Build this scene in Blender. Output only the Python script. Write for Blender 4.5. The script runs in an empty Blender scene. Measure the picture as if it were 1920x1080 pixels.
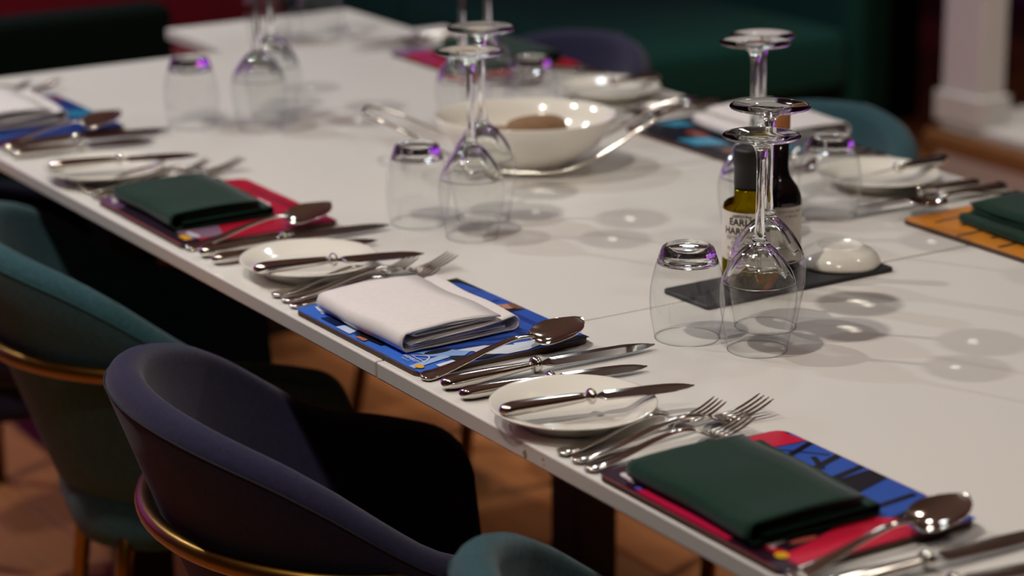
import bpy, bmesh, math, random
from mathutils import Vector, Matrix
random.seed(7)
SC = bpy.context.scene
COL = SC.collection
PI = math.pi
TZ = 0.75            # table-top height

# ------------------------------------------------------------------ camera
yaw, pitch, roll = -1.0147176, 0.2879168, -0.0079905
f_ = Vector((math.sin(yaw) * math.cos(pitch), math.cos(yaw) * math.cos(pitch), -math.sin(pitch)))
r_ = Vector((math.cos(yaw), -math.sin(yaw), 0))
u_ = r_.cross(f_)
r2 = math.cos(roll) * r_ + math.sin(roll) * u_
u2 = -math.sin(roll) * r_ + math.cos(roll) * u_
cam = bpy.data.cameras.new('camera')
camo = bpy.data.objects.new('camera', cam)
COL.objects.link(camo)
M = Matrix((r2, u2, -f_)).transposed().to_4x4()
M.translation = Vector((2.0763, -1.1267, 0.7750 + TZ))
camo.matrix_world = M
cam.sensor_width = 36
cam.lens = 4580.18 * 36 / 1920
cam.clip_start = 0.05
cam.dof.use_dof = True
cam.dof.focus_distance = 2.46
cam.dof.aperture_fstop = 3.3
SC.camera = camo

# ------------------------------------------------------------------ world, exposure, lights
W = bpy.data.worlds.new('world')
SC.world = W
W.use_nodes = True
W.node_tree.nodes['Background'].inputs[0].default_value = (0.05, 0.05, 0.055, 1)
W.node_tree.nodes['Background'].inputs[1].default_value = 1.0
SC.view_settings.view_transform = 'Standard'
SC.view_settings.look = 'None'
SC.view_settings.gamma = 1
SC.view_settings.exposure = -0.1
SC.view_settings.use_curve_mapping = False
SC.cycles.use_denoising = True
SC.cycles.max_bounces = 24
SC.cycles.transparent_max_bounces = 40
SC.cycles.transmission_bounces = 24
SC.cycles.glossy_bounces = 8
SC.cycles.diffuse_bounces = 4
SC.cycles.sample_clamp_indirect = 0
SC.cycles.caustics_reflective = False
SC.cycles.caustics_refractive = True
SC.cycles.blur_glossy = 0.5


def spot(x, y, power, col=(1, 0.93, 0.84), size=110, rad=0.045, tx=None, ty=None, z=3.0):
    L = bpy.data.lights.new('ceiling_or_fill_spot', 'SPOT')
    L.energy = power
    L.color = col
    L.spot_size = math.radians(size)
    L.spot_blend = 0.6
    L.shadow_soft_size = rad
    o = bpy.data.objects.new('ceiling_or_fill_spot', L)
    COL.objects.link(o)
    o.location = (x, y, z)
    d = Vector(((tx if tx is not None else x) - x, (ty if ty is not None else y) - y, -z + 0.75))
    o.rotation_euler = d.to_track_quat('-Z', 'Y').to_euler()
    return o


WARM, NEUT, COOL = (1, 0.90, 0.80), (1, 0.955, 0.90), (0.86, 0.95, 1.0)
for x, y, pw, c in [(-2.8, -0.9, 92, COOL), (-1.3, -0.9, 78, NEUT), (0.2, -0.75, 96, WARM), (1.7, -0.8, 34, WARM)]:
    spot(x, y, pw, c, tx=x * 0.85, ty=0.35)
for x, y, pw, c in [(-2.05, 1.9, 18, COOL), (-0.55, 1.9, 20, NEUT), (0.95, 1.9, 18, WARM)]:
    spot(x, y, pw, c, tx=x * 0.85, ty=0.35, rad=0.12)  # far row widened and dimmed to act as soft fill
for x, y, pw in [(-2.9, 0.4, 45), (-1.3, 2.7, 170), (0.2, 2.7, 150), (-0.6, -2.7, 110), (1.6, -2.9, 110), (-2.8, -2.9, 90)]:      # unseen downlights added to brighten the floor and the cutlery's reflections
    spot(x, y, pw, WARM, size=72, rad=0.06)


# ------------------------------------------------------------------ material helpers
def lin(h):
    h = h.lstrip('#')
    v = [int(h[i:i + 2], 16) / 255 for i in (0, 2, 4)]
    return tuple(c / 12.92 if c <= 0.04045 else ((c + 0.055) / 1.055) ** 2.4 for c in v) + (1,)


def mat(name, col, rough=0.5, metal=0.0, spec=0.5, noise=0.0, nscale=20, bump=0.0, bscale=200, coat=0.0, sheen=0.0):
    m = bpy.data.materials.new(name)
    m.use_nodes = True
    nt = m.node_tree
    b = nt.nodes['Principled BSDF']
    c = lin(col) if isinstance(col, str) else col
    b.inputs['Base Color'].default_value = c
    b.inputs['Roughness'].default_value = rough
    b.inputs['Metallic'].default_value = metal
    b.inputs['Specular IOR Level'].default_value = spec
    b.inputs['Coat Weight'].default_value = coat
    b.inputs['Coat Roughness'].default_value = 0.05
    b.inputs['Sheen Weight'].default_value = sheen
    if noise or bump:
        tc = nt.nodes.new('ShaderNodeTexCoord')
    if noise:
        n = nt.nodes.new('ShaderNodeTexNoise')
        n.inputs['Scale'].default_value = nscale
        n.inputs['Detail'].default_value = 6
        nt.links.new(tc.outputs['Object'], n.inputs['Vector'])
        mx = nt.nodes.new('ShaderNodeMix')
        mx.data_type = 'RGBA'
        mx.inputs['A'].default_value = tuple(v * (1 - noise) for v in c[:3]) + (1,)
        mx.inputs['B'].default_value = tuple(min(1, v * (1 + noise)) for v in c[:3]) + (1,)
        nt.links.new(n.outputs['Fac'], mx.inputs['Factor'])
        nt.links.new(mx.outputs['Result'], b.inputs['Base Color'])
    if bump:
        n2 = nt.nodes.new('ShaderNodeTexNoise')
        n2.inputs['Scale'].default_value = bscale
        n2.inputs['Detail'].default_value = 3
        nt.links.new(tc.outputs['Object'], n2.inputs['Vector'])
        bp = nt.nodes.new('ShaderNodeBump')
        bp.inputs['Strength'].default_value = bump
        bp.inputs['Distance'].default_value = 0.002
        nt.links.new(n2.outputs['Fac'], bp.inputs['Height'])
        nt.links.new(bp.outputs['Normal'], b.inputs['Normal'])
    return m


def fabric(name, dark, light, scale=900, rough=0.95, bump=0.35, sheen=0.15):
    """woven cloth: two crossed wave textures mixed with melange noise"""
    m = mat(name, dark, rough, spec=0.12)
    nt = m.node_tree
    b = nt.nodes['Principled BSDF']
    tc = nt.nodes.new('ShaderNodeTexCoord')
    v = nt.nodes.new('ShaderNodeTexVoronoi')
    v.inputs['Scale'].default_value = scale
    n = nt.nodes.new('ShaderNodeTexNoise')
    n.inputs['Scale'].default_value = 160
    n.inputs['Detail'].default_value = 8
    nt.links.new(tc.outputs['Object'], v.inputs['Vector'])
    nt.links.new(tc.outputs['Object'], n.inputs['Vector'])
    mx = nt.nodes.new('ShaderNodeMix')
    mx.data_type = 'RGBA'
    mx.inputs['A'].default_value = lin(dark)
    mx.inputs['B'].default_value = lin(light)
    nt.links.new(n.outputs['Fac'], mx.inputs['Factor'])
    nt.links.new(mx.outputs['Result'], b.inputs['Base Color'])
    bp = nt.nodes.new('ShaderNodeBump')
    bp.inputs['Strength'].default_value = bump
    bp.inputs['Distance'].default_value = 0.001
    nt.links.new(v.outputs['Distance'], bp.inputs['Height'])
    nt.links.new(bp.outputs['Normal'], b.inputs['Normal'])
    b.inputs['Sheen Weight'].default_value = sheen
    return m


def glass(name, ior=1.5, col=(1, 1, 1, 1), rough=0.0):
    m = bpy.data.materials.new(name)
    m.use_nodes = True
    nt = m.node_tree
    nt.nodes.remove(nt.nodes['Principled BSDF'])
    g = nt.nodes.new('ShaderNodeBsdfGlass')
    g.inputs['IOR'].default_value = ior
    g.inputs['Color'].default_value = col
    g.inputs['Roughness'].default_value = rough
    nt.links.new(g.outputs[0], nt.nodes['Material Output'].inputs[0])
    return m


def thin_glass(name):
    """thin blown wall: straight-through transmission plus Fresnel reflection"""
    m = bpy.data.materials.new(name)
    m.use_nodes = True
    nt = m.node_tree
    nt.nodes.remove(nt.nodes['Principled BSDF'])
    t = nt.nodes.new('ShaderNodeBsdfTransparent')
    g = nt.nodes.new('ShaderNodeBsdfGlossy')
    g.inputs['Roughness'].default_value = 0.03
    lw = nt.nodes.new('ShaderNodeLayerWeight')
    lw.inputs['Blend'].default_value = 0.5
    rp = nt.nodes.new('ShaderNodeValToRGB')
    e = rp.color_ramp.elements
    e[0].position, e[0].color = 0.0, (0.985, 0.99, 0.985, 1)
    e[1].position, e[1].color = 1.0, (0.62, 0.64, 0.64, 1)
    k = rp.color_ramp.elements.new(0.75)
    k.color = (0.97, 0.978, 0.974, 1)
    nt.links.new(lw.outputs['Facing'], rp.inputs[0])
    nt.links.new(rp.outputs[0], t.inputs[0])
    pw = nt.nodes.new('ShaderNodeMath')
    pw.operation = 'POWER'
    pw.inputs[1].default_value = 4.0
    nt.links.new(lw.outputs['Facing'], pw.inputs[0])
    ml = nt.nodes.new('ShaderNodeMath')
    ml.operation = 'MULTIPLY_ADD'
    ml.inputs[1].default_value = 0.6
    ml.inputs[2].default_value = 0.06
    nt.links.new(pw.outputs[0], ml.inputs[0])
    mx = nt.nodes.new('ShaderNodeMixShader')
    nt.links.new(ml.outputs[0], mx.inputs[0])
    nt.links.new(t.outputs[0], mx.inputs[1])
    nt.links.new(g.outputs[0], mx.inputs[2])
    nt.links.new(mx.outputs[0], nt.nodes['Material Output'].inputs[0])
    return m


def emit(name, col, strength):
    m = bpy.data.materials.new(name)
    m.use_nodes = True
    nt = m.node_tree
    nt.nodes.remove(nt.nodes['Principled BSDF'])
    e = nt.nodes.new('ShaderNodeEmission')
    e.inputs[0].default_value = lin(col)
    e.inputs[1].default_value = strength
    nt.links.new(e.outputs[0], nt.nodes['Material Output'].inputs[0])
    return m


def plank_mat(name, a, b_):
    m = mat(name, a, 0.55, spec=0.3)
    nt = m.node_tree
    b = nt.nodes['Principled BSDF']
    tc = nt.nodes.new('ShaderNodeTexCoord')
    mp = nt.nodes.new('ShaderNodeMapping')
    mp.inputs['Scale'].default_value = (3, 40, 40)
    oi = nt.nodes.new('ShaderNodeObjectInfo')
    n = nt.nodes.new('ShaderNodeTexNoise')
    n.noise_dimensions = '4D'
    n.inputs['Scale'].default_value = 1.6
    n.inputs['Detail'].default_value = 5
    nt.links.new(tc.outputs['Object'], mp.inputs['Vector'])
    nt.links.new(mp.outputs[0], n.inputs['Vector'])
    mu = nt.nodes.new('ShaderNodeMath')
    mu.operation = 'MULTIPLY'
    mu.inputs[1].default_value = 40
    nt.links.new(oi.outputs['Random'], mu.inputs[0])
    nt.links.new(mu.outputs[0], n.inputs['W'])
    mx = nt.nodes.new('ShaderNodeMix')
    mx.data_type = 'RGBA'
    mx.inputs['A'].default_value = lin(a)
    mx.inputs['B'].default_value = lin(b_)
    nt.links.new(n.outputs['Fac'], mx.inputs['Factor'])
    hs = nt.nodes.new('ShaderNodeHueSaturation')
    ma = nt.nodes.new('ShaderNodeMath')
    ma.operation = 'MULTIPLY_ADD'
    ma.inputs[1].default_value = 0.6
    ma.inputs[2].default_value = 0.7
    nt.links.new(oi.outputs['Random'], ma.inputs[0])
    nt.links.new(ma.outputs[0], hs.inputs['Value'])
    nt.links.new(mx.outputs['Result'], hs.inputs['Color'])
    nt.links.new(hs.outputs[0], b.inputs['Base Color'])
    return m


M_ = {}
M_['table'] = mat('table_laminate', '#e9e6e0', 0.3, spec=0.4, noise=0.02, nscale=3)
M_['table_edge'] = mat('table_edge', '#c9c4bc', 0.45, noise=0.03, nscale=30)
M_['chip'] = mat('bare_chipboard', '#8a775c', 0.9, noise=0.3, nscale=400)
M_['joint_gold'] = mat('joint_reflection_gold', '#c9a552', 0.3, metal=1.0)
M_['black'] = mat('black_metal', '#0d0d0f', 0.45)
M_['china'] = mat('white_china', '#f1ede2', 0.12, spec=0.5, coat=0.3)
M_['steel'] = mat('polished_steel', '#d9d4cc', 0.1, metal=1.0, noise=0.03, nscale=60)
M_['steel_brush'] = mat('blade_steel', '#b9b7b5', 0.1, metal=1.0)
M_['napwhite'] = fabric('white_linen', '#e2dcda', '#eee9e6', 1500, bump=0.15)
M_['napgreen'] = fabric('green_linen', '#10291f', '#1a3c2f', 1500, bump=0.15)
M_['mdf'] = mat('mat_board_edge', '#4a3122', 0.6, noise=0.25, nscale=120)
M_['navy'] = fabric('navy_wool', '#1e1d30', '#302e4c', 1100)
M_['teal'] = fabric('teal_wool', '#1b363c', '#3a6068', 700)
M_['dgreen'] = fabric('dark_green_velvet', '#030907', '#071510', 500, sheen=0.0)
M_['tealv'] = fabric('teal_velvet', '#0a2b26', '#0f3a33', 500, sheen=0.02)
M_['redv'] = fabric('red_velvet', '#5a0718', '#7d0d22', 500)
M_['gold'] = mat('brushed_gold', '#82602c', 0.33, metal=1.0, noise=0.08, nscale=50)
M_['seam'] = mat('seam_thread', '#15151f', 0.9)
M_['seamteal'] = mat('seam_thread_teal', '#1d4548', 0.9)
M_['glass'] = glass('clear_glass', 1.5, (0.985, 0.995, 0.99, 1))
M_['thin'] = thin_glass('thin_glass')
M_['oil'] = glass('olive_oil', 1.45, (0.42, 0.34, 0.02, 1))
M_['balsamic'] = mat('balsamic_bottle', '#0a0707', 0.06, spec=0.6, coat=0.6)
M_['cap'] = mat('black_capsule', '#161312', 0.55)
M_['cork'] = mat('cork_wood', '#a9693a', 0.7, noise=0.2, nscale=100)
M_['label'] = mat('paper_label', '#e6ded2', 0.7)
M_['ink'] = mat('black_ink', '#14120f', 0.7)
M_['inkgrey'] = mat('grey_ink', '#77706a', 0.7)
M_['inkred'] = mat('red_ink', '#b5483a', 0.7)
M_['slate'] = mat('slate', '#17171a', 0.55, noise=0.15, nscale=60, bump=0.2, bscale=150)
M_['bread'] = mat('bread_crust', '#8a6a4c', 0.8, noise=0.3, nscale=60, bump=0.5, bscale=80)
M_['leaf'] = mat('herb_leaf', '#2f6a2a', 0.5, noise=0.2, nscale=80)
M_['wallpaint'] = mat('white_paint', '#c6c4c2', 0.7, noise=0.03, nscale=5)
M_['plinth'] = mat('mauve_grey_paint', '#a89a94', 0.7, noise=0.05, nscale=6)
M_['oak'] = mat('oak_trim', '#7a5430', 0.5, noise=0.2, nscale=30)
M_['dark'] = mat('warm_grey_wall_paint', '#8d857d', 0.8)
M_['ceil'] = mat('dark_ceiling_paint', '#b5ada4', 0.9)
M_['shelfdark'] = mat('dark_brown_wood', '#24160f', 0.6)
M_['plank'] = plank_mat('oak_floor', '#a35c2c', '#cf8d58')
M_['floorbase'] = mat('floor_screed', '#7a5334', 0.7)


# ------------------------------------------------------------------ geometry helpers
def link(name, me, m=None, parent=None, smooth=False):
    if m is not None and not isinstance(m, (list, tuple)):
        m = [m]
    for k in (m or []):
        me.materials.append(M_[k] if isinstance(k, str) else k)
    if smooth:
        for p in me.polygons:
            p.use_smooth = True
    o = bpy.data.objects.new(name, me)
    COL.objects.link(o)
    if parent is not None:
        o.parent = parent
    return o


def mesh(name, verts, faces):
    me = bpy.data.meshes.new(name)
    me.from_pydata([tuple(v) for v in verts], [], faces)
    bm = bmesh.new()
    bm.from_mesh(me)
    bmesh.ops.remove_doubles(bm, verts=bm.verts, dist=1e-6)
    bmesh.ops.recalc_face_normals(bm, faces=bm.faces)
    bm.to_mesh(me)
    bm.free()
    return me


def join(parts):
    V, F = [], []
    for v, f in parts:
        k = len(V)
        V += list(v)
        F += [tuple(i + k for i in q) for q in f]
    return V, F


def lathe(prof, n=48, closed=False):
    V, F = [], []
    for r, z in prof:
        for i in range(n):
            a = 2 * PI * i / n
            V.append((r * math.cos(a), r * math.sin(a), z))
    k = len(prof)
    for j in range(k - (0 if closed else 1)):
        j2 = (j + 1) % k
        for i in range(n):
            i2 = (i + 1) % n
            F.append((j * n + i, j * n + i2, j2 * n + i2, j2 * n + i))
    return V, F


def loft(rings, cap=True):
    n = len(rings[0])
    V = [v for r in rings for v in r]
    F = []
    for j in range(len(rings) - 1):
        for i in range(n):
            i2 = (i + 1) % n
            F.append((j * n + i, j * n + i2, (j + 1) * n + i2, (j + 1) * n + i))
    if cap:
        F.append(tuple(range(n)))
        F.append(tuple(range((len(rings) - 1) * n, len(rings) * n)))
    return V, F


def tube(pts, rad, n=10, closed=False):
    pts = [Vector(p) for p in pts]
    rings = []
    k = len(pts)
    prev = None
    for i, p in enumerate(pts):
        a = pts[(i - 1) % k] if (closed or i > 0) else p
        b = pts[(i + 1) % k] if (closed or i < k - 1) else p
        t = (b - a).normalized()
        if prev is None:
            h = Vector((0, 0, 1)) if abs(t.z) < 0.9 else Vector((1, 0, 0))
            x = t.cross(h).normalized()
        else:
            x = (prev - t * prev.dot(t)).normalized()
        prev = x
        y = t.cross(x)
        r = rad[i] if isinstance(rad, (list, tuple)) else rad
        rings.append([p + x * r * math.cos(2 * PI * j / n) + y * r * math.sin(2 * PI * j / n) for j in range(n)])
    if closed:
        V, F = loft(rings, False)
        m = (k - 1) * n
        for j in range(n):
            j2 = (j + 1) % n
            F.append((m + j, m + j2, j2, j))
        return V, F
    return loft(rings)


def box(x0, x1, y0, y1, z0, z1):
    V = [(x, y, z) for z in (z0, z1) for y in (y0, y1) for x in (x0, x1)]
    F = [(0, 1, 3, 2), (4, 5, 7, 6), (0, 1, 5, 4), (2, 3, 7, 6), (0, 2, 6, 4), (1, 3, 7, 5)]
    return V, F


def bevel(me, w=0.002, seg=2, ang=0.5):
    bm = bmesh.new()
    bm.from_mesh(me)
    ed = [e for e in bm.edges if len(e.link_faces) == 2 and e.calc_face_angle(0) > ang]
    bmesh.ops.bevel(bm, geom=ed, offset=w, segments=seg, profile=0.5, affect='EDGES')
    bm.to_mesh(me)
    bm.free()
    return me


def bbox_obj(name, dims, m, parent=None, bev=0.0):
    me = mesh(name, *box(*dims))
    if bev:
        bevel(me, bev)
    return link(name, me, m, parent)


def rrect(w, h, r, n=6, cx=0, cy=0):
    pts = []
    for sx, sy, a0 in ((1, -1, -PI / 2), (1, 1, 0), (-1, 1, PI / 2), (-1, -1, PI)):
        for k in range(n + 1):
            a = a0 + PI / 2 * k / n
            pts.append((cx + sx * (w / 2 - r) + r * math.cos(a), cy + sy * (h / 2 - r) + r * math.sin(a)))
    return pts


def empty(name, loc, rz=0, label=None, cat=None, group=None):
    o = bpy.data.objects.new(name, None)
    o.empty_display_size = 0.05
    COL.objects.link(o)
    o.location = loc
    o.rotation_euler = (0, 0, rz)
    tag(o, label, cat, group)
    return o


def tag(o, label=None, cat=None, group=None, kind=None):
    if label:
        o['label'] = label
    if cat:
        o['category'] = cat
    if group:
        o['group'] = group
    if kind:
        o['kind'] = kind
    return o


def child(o, name, me, m, smooth=True):
    return link(name, me, m, o, smooth)


def copy_tree(o, loc, rz=0, label=None, group=None, parent=None):
    c = o.copy()
    COL.objects.link(c)
    c.parent = parent
    if parent is None:
        c.location = loc
        c.rotation_euler = (o.rotation_euler[0], o.rotation_euler[1], rz)
        if label:
            c['label'] = label
        if group:
            c['group'] = group
    for ch in list(o.children):
        copy_tree(ch, None, parent=c)
    return c


def text_mesh(s, size, align='CENTER', bold=0.0):
    cu = bpy.data.curves.new('t', 'FONT')
    cu.body = s
    cu.size = size
    cu.align_x = align
    cu.offset = bold * size
    cu.resolution_u = 2
    ob = bpy.data.objects.new('t', cu)
    COL.objects.link(ob)
    dg = bpy.context.evaluated_depsgraph_get()
    me = bpy.data.meshes.new_from_object(ob.evaluated_get(dg))
    V = [tuple(v.co) for v in me.vertices]
    F = [tuple(p.vertices) for p in me.polygons]
    bpy.data.objects.remove(ob)
    bpy.data.curves.remove(cu)
    bpy.data.meshes.remove(me)
    return V, F


def smoothstep(a, b, x):
    t = max(0, min(1, (x - a) / (b - a)))
    return t * t * (3 - 2 * t)


def interp(tab, x):
    if x <= tab[0][0]:
        return tab[0][1]
    for (a, b), (c, d) in zip(tab, tab[1:]):
        if x <= c:
            return b + (d - b) * (x - a) / (c - a)
    return tab[-1][1]


def sm_interp(tab, x):
    """Catmull-Rom style smooth table lookup"""
    if x <= tab[0][0]:
        return tab[0][1]
    if x >= tab[-1][0]:
        return tab[-1][1]
    for i in range(len(tab) - 1):
        if x <= tab[i + 1][0]:
            break
    x0, y0 = tab[i]
    x1, y1 = tab[i + 1]
    m0 = (y1 - tab[i - 1][1]) / (x1 - tab[i - 1][0]) if i > 0 else (y1 - y0) / (x1 - x0)
    m1 = (tab[i + 2][1] - y0) / (tab[i + 2][0] - x0) if i + 2 < len(tab) else (y1 - y0) / (x1 - x0)
    h = x1 - x0
    t = (x - x0) / h
    return ((2 * t**3 - 3 * t**2 + 1) * y0 + (t**3 - 2 * t**2 + t) * h * m0
            + (-2 * t**3 + 3 * t**2) * y1 + (t**3 - t**2) * h * m1)


# ================================================================== the room
def struct(o):
    o['kind'] = 'structure'
    return o


fl = struct(bbox_obj('floor', (-7, 4, -4, 5.2, -0.06, -0.021), 'floorbase'))
pm = mesh('plank', *box(-0.9, 0.9, -0.0888, 0.0888, -0.02, 0.0))
bevel(pm, 0.0025, 1)
pm.materials.append(M_['plank'])
row = 0
y = -2.2
while y < 4.6:
    x = -6.6 + (row * 0.63) % 1.8
    while x < 1.9:
        o = bpy.data.objects.new('plank', pm)
        COL.objects.link(o)
        o.parent = fl
        o.location = (x, y, 0)
        x += 1.803
    y += 0.18
    row += 1
struct(bbox_obj('ceiling', (-7, 4, -4, 5.2, 3.06, 3.12), 'ceil'))
struct(bbox_obj('wall_back', (-7, 4, 5.1, 5.2, -0.02, 3.06), 'dark'))
struct(bbox_obj('wall_end', (-7.1, -7, -4, 5.2, -0.02, 3.06), 'dark'))
struct(bbox_obj('wall_front', (-7, 4, -4.1, -4, -0.02, 3.06), 'dark'))
struct(bbox_obj('wall_right', (4, 4.1, -4, 5.2, -0.02, 3.06), 'dark'))

scr = empty('wall_screen', (-6.98, -1.1, 0.75), 0, 'large pink and purple lit video screen on the end wall', 'screen')
bbox_obj('frame', (0, 0.05, -2.65, 2.65, 0, 2.1), 'black', scr, 0.004)
dm = emit('purple_display', '#c23ae0', 1.35)
_nt = dm.node_tree
_n = _nt.nodes.new('ShaderNodeTexNoise')
_n.inputs['Scale'].default_value = 1.3
_c = _nt.nodes.new('ShaderNodeTexCoord')
_r = _nt.nodes.new('ShaderNodeValToRGB')
_e = _r.color_ramp.elements
_e[0].position, _e[0].color = 0.32, lin('#2a3cc8')
_e[1].position, _e[1].color = 0.68, lin('#f06ab4')
_e.new(0.5).color = lin('#b23ae6')
_nt.links.new(_c.outputs['Object'], _n.inputs['Vector'])
_nt.links.new(_n.outputs['Fac'], _r.inputs[0])
_nt.links.new(_r.outputs[0], [q for q in _nt.nodes if q.type == 'EMISSION'][0].inputs[0])
bbox_obj('display', (0.0505, 0.054, -2.6, 2.6, 0.05, 2.05), dm, scr)

# raised plinth with oak nosing and a white pillar
struct(bbox_obj('trim_1', (-2.13, 2.5, 2.66, 4.6, 0.0, 0.218), 'plinth'))
struct(bbox_obj('trim_2', (-2.15, 2.5, 2.635, 4.6, 0.219, 0.255), 'oak', bev=0.004))
struct(bbox_obj('trim_3', (-2.13, 2.5, 2.67, 4.6, 0.256, 0.275), 'wallpaint', bev=0.003))
pil = empty('pillar', (-2.135, 2.672, 0.276), 0, 'white painted square pillar with a low skirting, standing on the raised plinth', 'pillar')
bbox_obj('shaft', (0, 0.13, 0, 0.075, 0, 2.78), 'wallpaint', pil, 0.004)
bbox_obj('skirting', (-0.012, 0.142, -0.012, 0.087, 0, 0.07), 'wallpaint', pil, 0.004)
sh = empty('shelf_unit', (-2.02, 2.95, 0.276), 0, 'dark brown wooden shelf unit standing behind the white pillar', 'shelf')
bbox_obj('side_panel', (0, 0.03, 0, 0.35, 0, 2.2), 'shelfdark', sh)
bbox_obj('side_panel', (1.2, 1.23, 0, 0.35, 0, 2.2), 'shelfdark', sh)
bbox_obj('back_panel', (0.03, 1.2, 0.33, 0.35, 0, 2.2), 'shelfdark', sh)
for z in (0.03, 0.42, 0.81, 1.2, 1.6, 2.17):
    bbox_obj('shelf', (0.03, 1.2, 0, 0.33, z, z + 0.025), 'shelfdark', sh)

# upholstered dark green panel behind the bench
gp = empty('green_partition', (-4.4, 3.35, 0), 0, 'tall dark green upholstered partition behind the teal bench', 'partition')
for k in range(4):
    me = bevel(mesh('panel', *box(k * 0.325, k * 0.325 + 0.32, 0, 0.12, 0.0, 1.5)), 0.02, 3)
    child(gp, 'panel', me, 'dgreen', False)

# teal velvet bench
be = empty('bench', (-4.6, 2.0, 0), 0, 'teal velvet banquette bench along the back of the room', 'bench')
for k in range(2):
    me = bevel(mesh('seat_cushion', *box(k * 1.1, k * 1.1 + 1.095, 0, 0.62, 0.30, 0.45)), 0.03, 4)
    child(be, 'seat_cushion', me, 'tealv')
me = bevel(mesh('base', *box(0.03, 2.16, 0.04, 0.62, 0.0, 0.298)), 0.004, 1)
child(be, 'base', me, 'dgreen', False)  # near-black green puts the shade below the seat edge into the colour
me = bevel(mesh('backrest', *box(0.0, 2.195, 0.622, 0.76, 0.0, 0.95)), 0.03, 4)
child(be, 'backrest', me, 'tealv')

# ================================================================== tables
def table(name, x0, x1, y0, y1, label, frames):
    t = empty(name, ((x0 + x1) / 2, (y0 + y1) / 2, 0), 0, label, 'table')
    hx, hy = (x1 - x0) / 2, (y1 - y0) / 2
    me = bevel(mesh('tabletop', *box(-hx, hx, -hy, hy, TZ - 0.018, TZ)), 0.0018, 2)
    o = child(t, 'tabletop', me, ['table', 'table_edge'], False)
    for p in me.polygons:
        if abs(p.normal.z) < 0.3:
            p.material_index = 1
    for fx, yy, w in frames:
        child(t, 'leg', bevel(mesh('leg', *box(fx - 0.036, fx + 0.036, yy - 0.036, yy + 0.036, 0.031, TZ - 0.045)), 0.004, 1), 'black', False)
        child(t, 'foot', bevel(mesh('foot', *box(fx - w, fx + w, yy - 0.045, yy + 0.045, 0.0, 0.03)), 0.004, 1), 'black', False)
        child(t, 'top_plate', bevel(mesh('top_plate', *box(fx - 0.06, fx + 0.06, yy - 0.1, yy + 0.1, TZ - 0.044, TZ - 0.0185)), 0.003, 1), 'black', False)
    return t


tA = table('dining_table', -1.594, -0.0013, 0.0, 1.019, 'long white dining table carrying the blue and red placemats', ((0.097, 0.2105, 0.05), (-0.248, -0.3395, 0.05), (-0.653, 0.0, 0.14)))
tB = table('dining_table', 0.0013, 1.55, 0.0, 1.019, 'white dining table nearest the camera, right of the dark joint', ((-0.2, 0.0, 0.14), (0.5, 0.0, 0.14)))
tC = table('side_table', -1.836, -1.5965, 0.595, 0.955, 'small white table butted against the far left end of the long table', ())
child(tC, 'leg', mesh('leg', *tube([(0.016, -0.105, TZ - 0.0185), (0.016, -0.105, 0.012)], 0.014, 14)), 'black')
fo = child(tC, 'foot', mesh('foot', *lathe([(0.0, 0.012), (0.04, 0.010), (0.044, 0.0), (0.0, 0.0)], 28)), 'black')
fo.location = (0.016, -0.105, 0)
for k, (cx, cz, a, b, sd) in enumerate([(0.2843, -0.0118, 0.0034, 0.0042, 3), (0.3145, -0.0078, 0.0018, 0.0012, 5), (0.3162, -0.0124, 0.0012, 0.0010, 7)]):
    r = random.Random(sd)
    ring = [(cx - 0.7757 + a * (1 + 0.4 * r.uniform(-1, 1)) * math.cos(t), cz + TZ + b * (1 + 0.4 * r.uniform(-1, 1)) * math.sin(t)) for t in [2 * PI * q / 12 for q in range(12)]]
    child(tB, 'edge_chip', mesh('edge_chip', *loft([[(u, -0.5095 - d, min(v, TZ - 0.0022)) for u, v in ring] for d in (-0.0005, 0.00012)])), 'chip', False)
bs = child(tB, 'joint_reflection', mesh('joint_reflection', *box(-0.7757 - 0.0010, -0.7757 + 0.0002, 0.02, 0.5, TZ - 0.010, TZ - 0.0008)), 'joint_gold', False)  # gold strip added where the joint only catches a reflection

# ================================================================== chairs
def shell_path(n_arc=40, n_arm=16, R=0.27, L=0.145):
    """list of (angle_from_back, plan point factor) from right arm front round the back to left arm front"""
    out = []
    for k in range(n_arm):
        out.append(('arm', 1, L * (1 - (k / n_arm) ** 2)))
    for k in range(n_arc + 1):
        out.append(('arc', PI / 2 - PI * k / n_arc, 0))
    for k in range(1, n_arm + 1):
        out.append(('arm', -1, L * (1 - (1 - k / n_arm) ** 2)))
    return out


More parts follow.
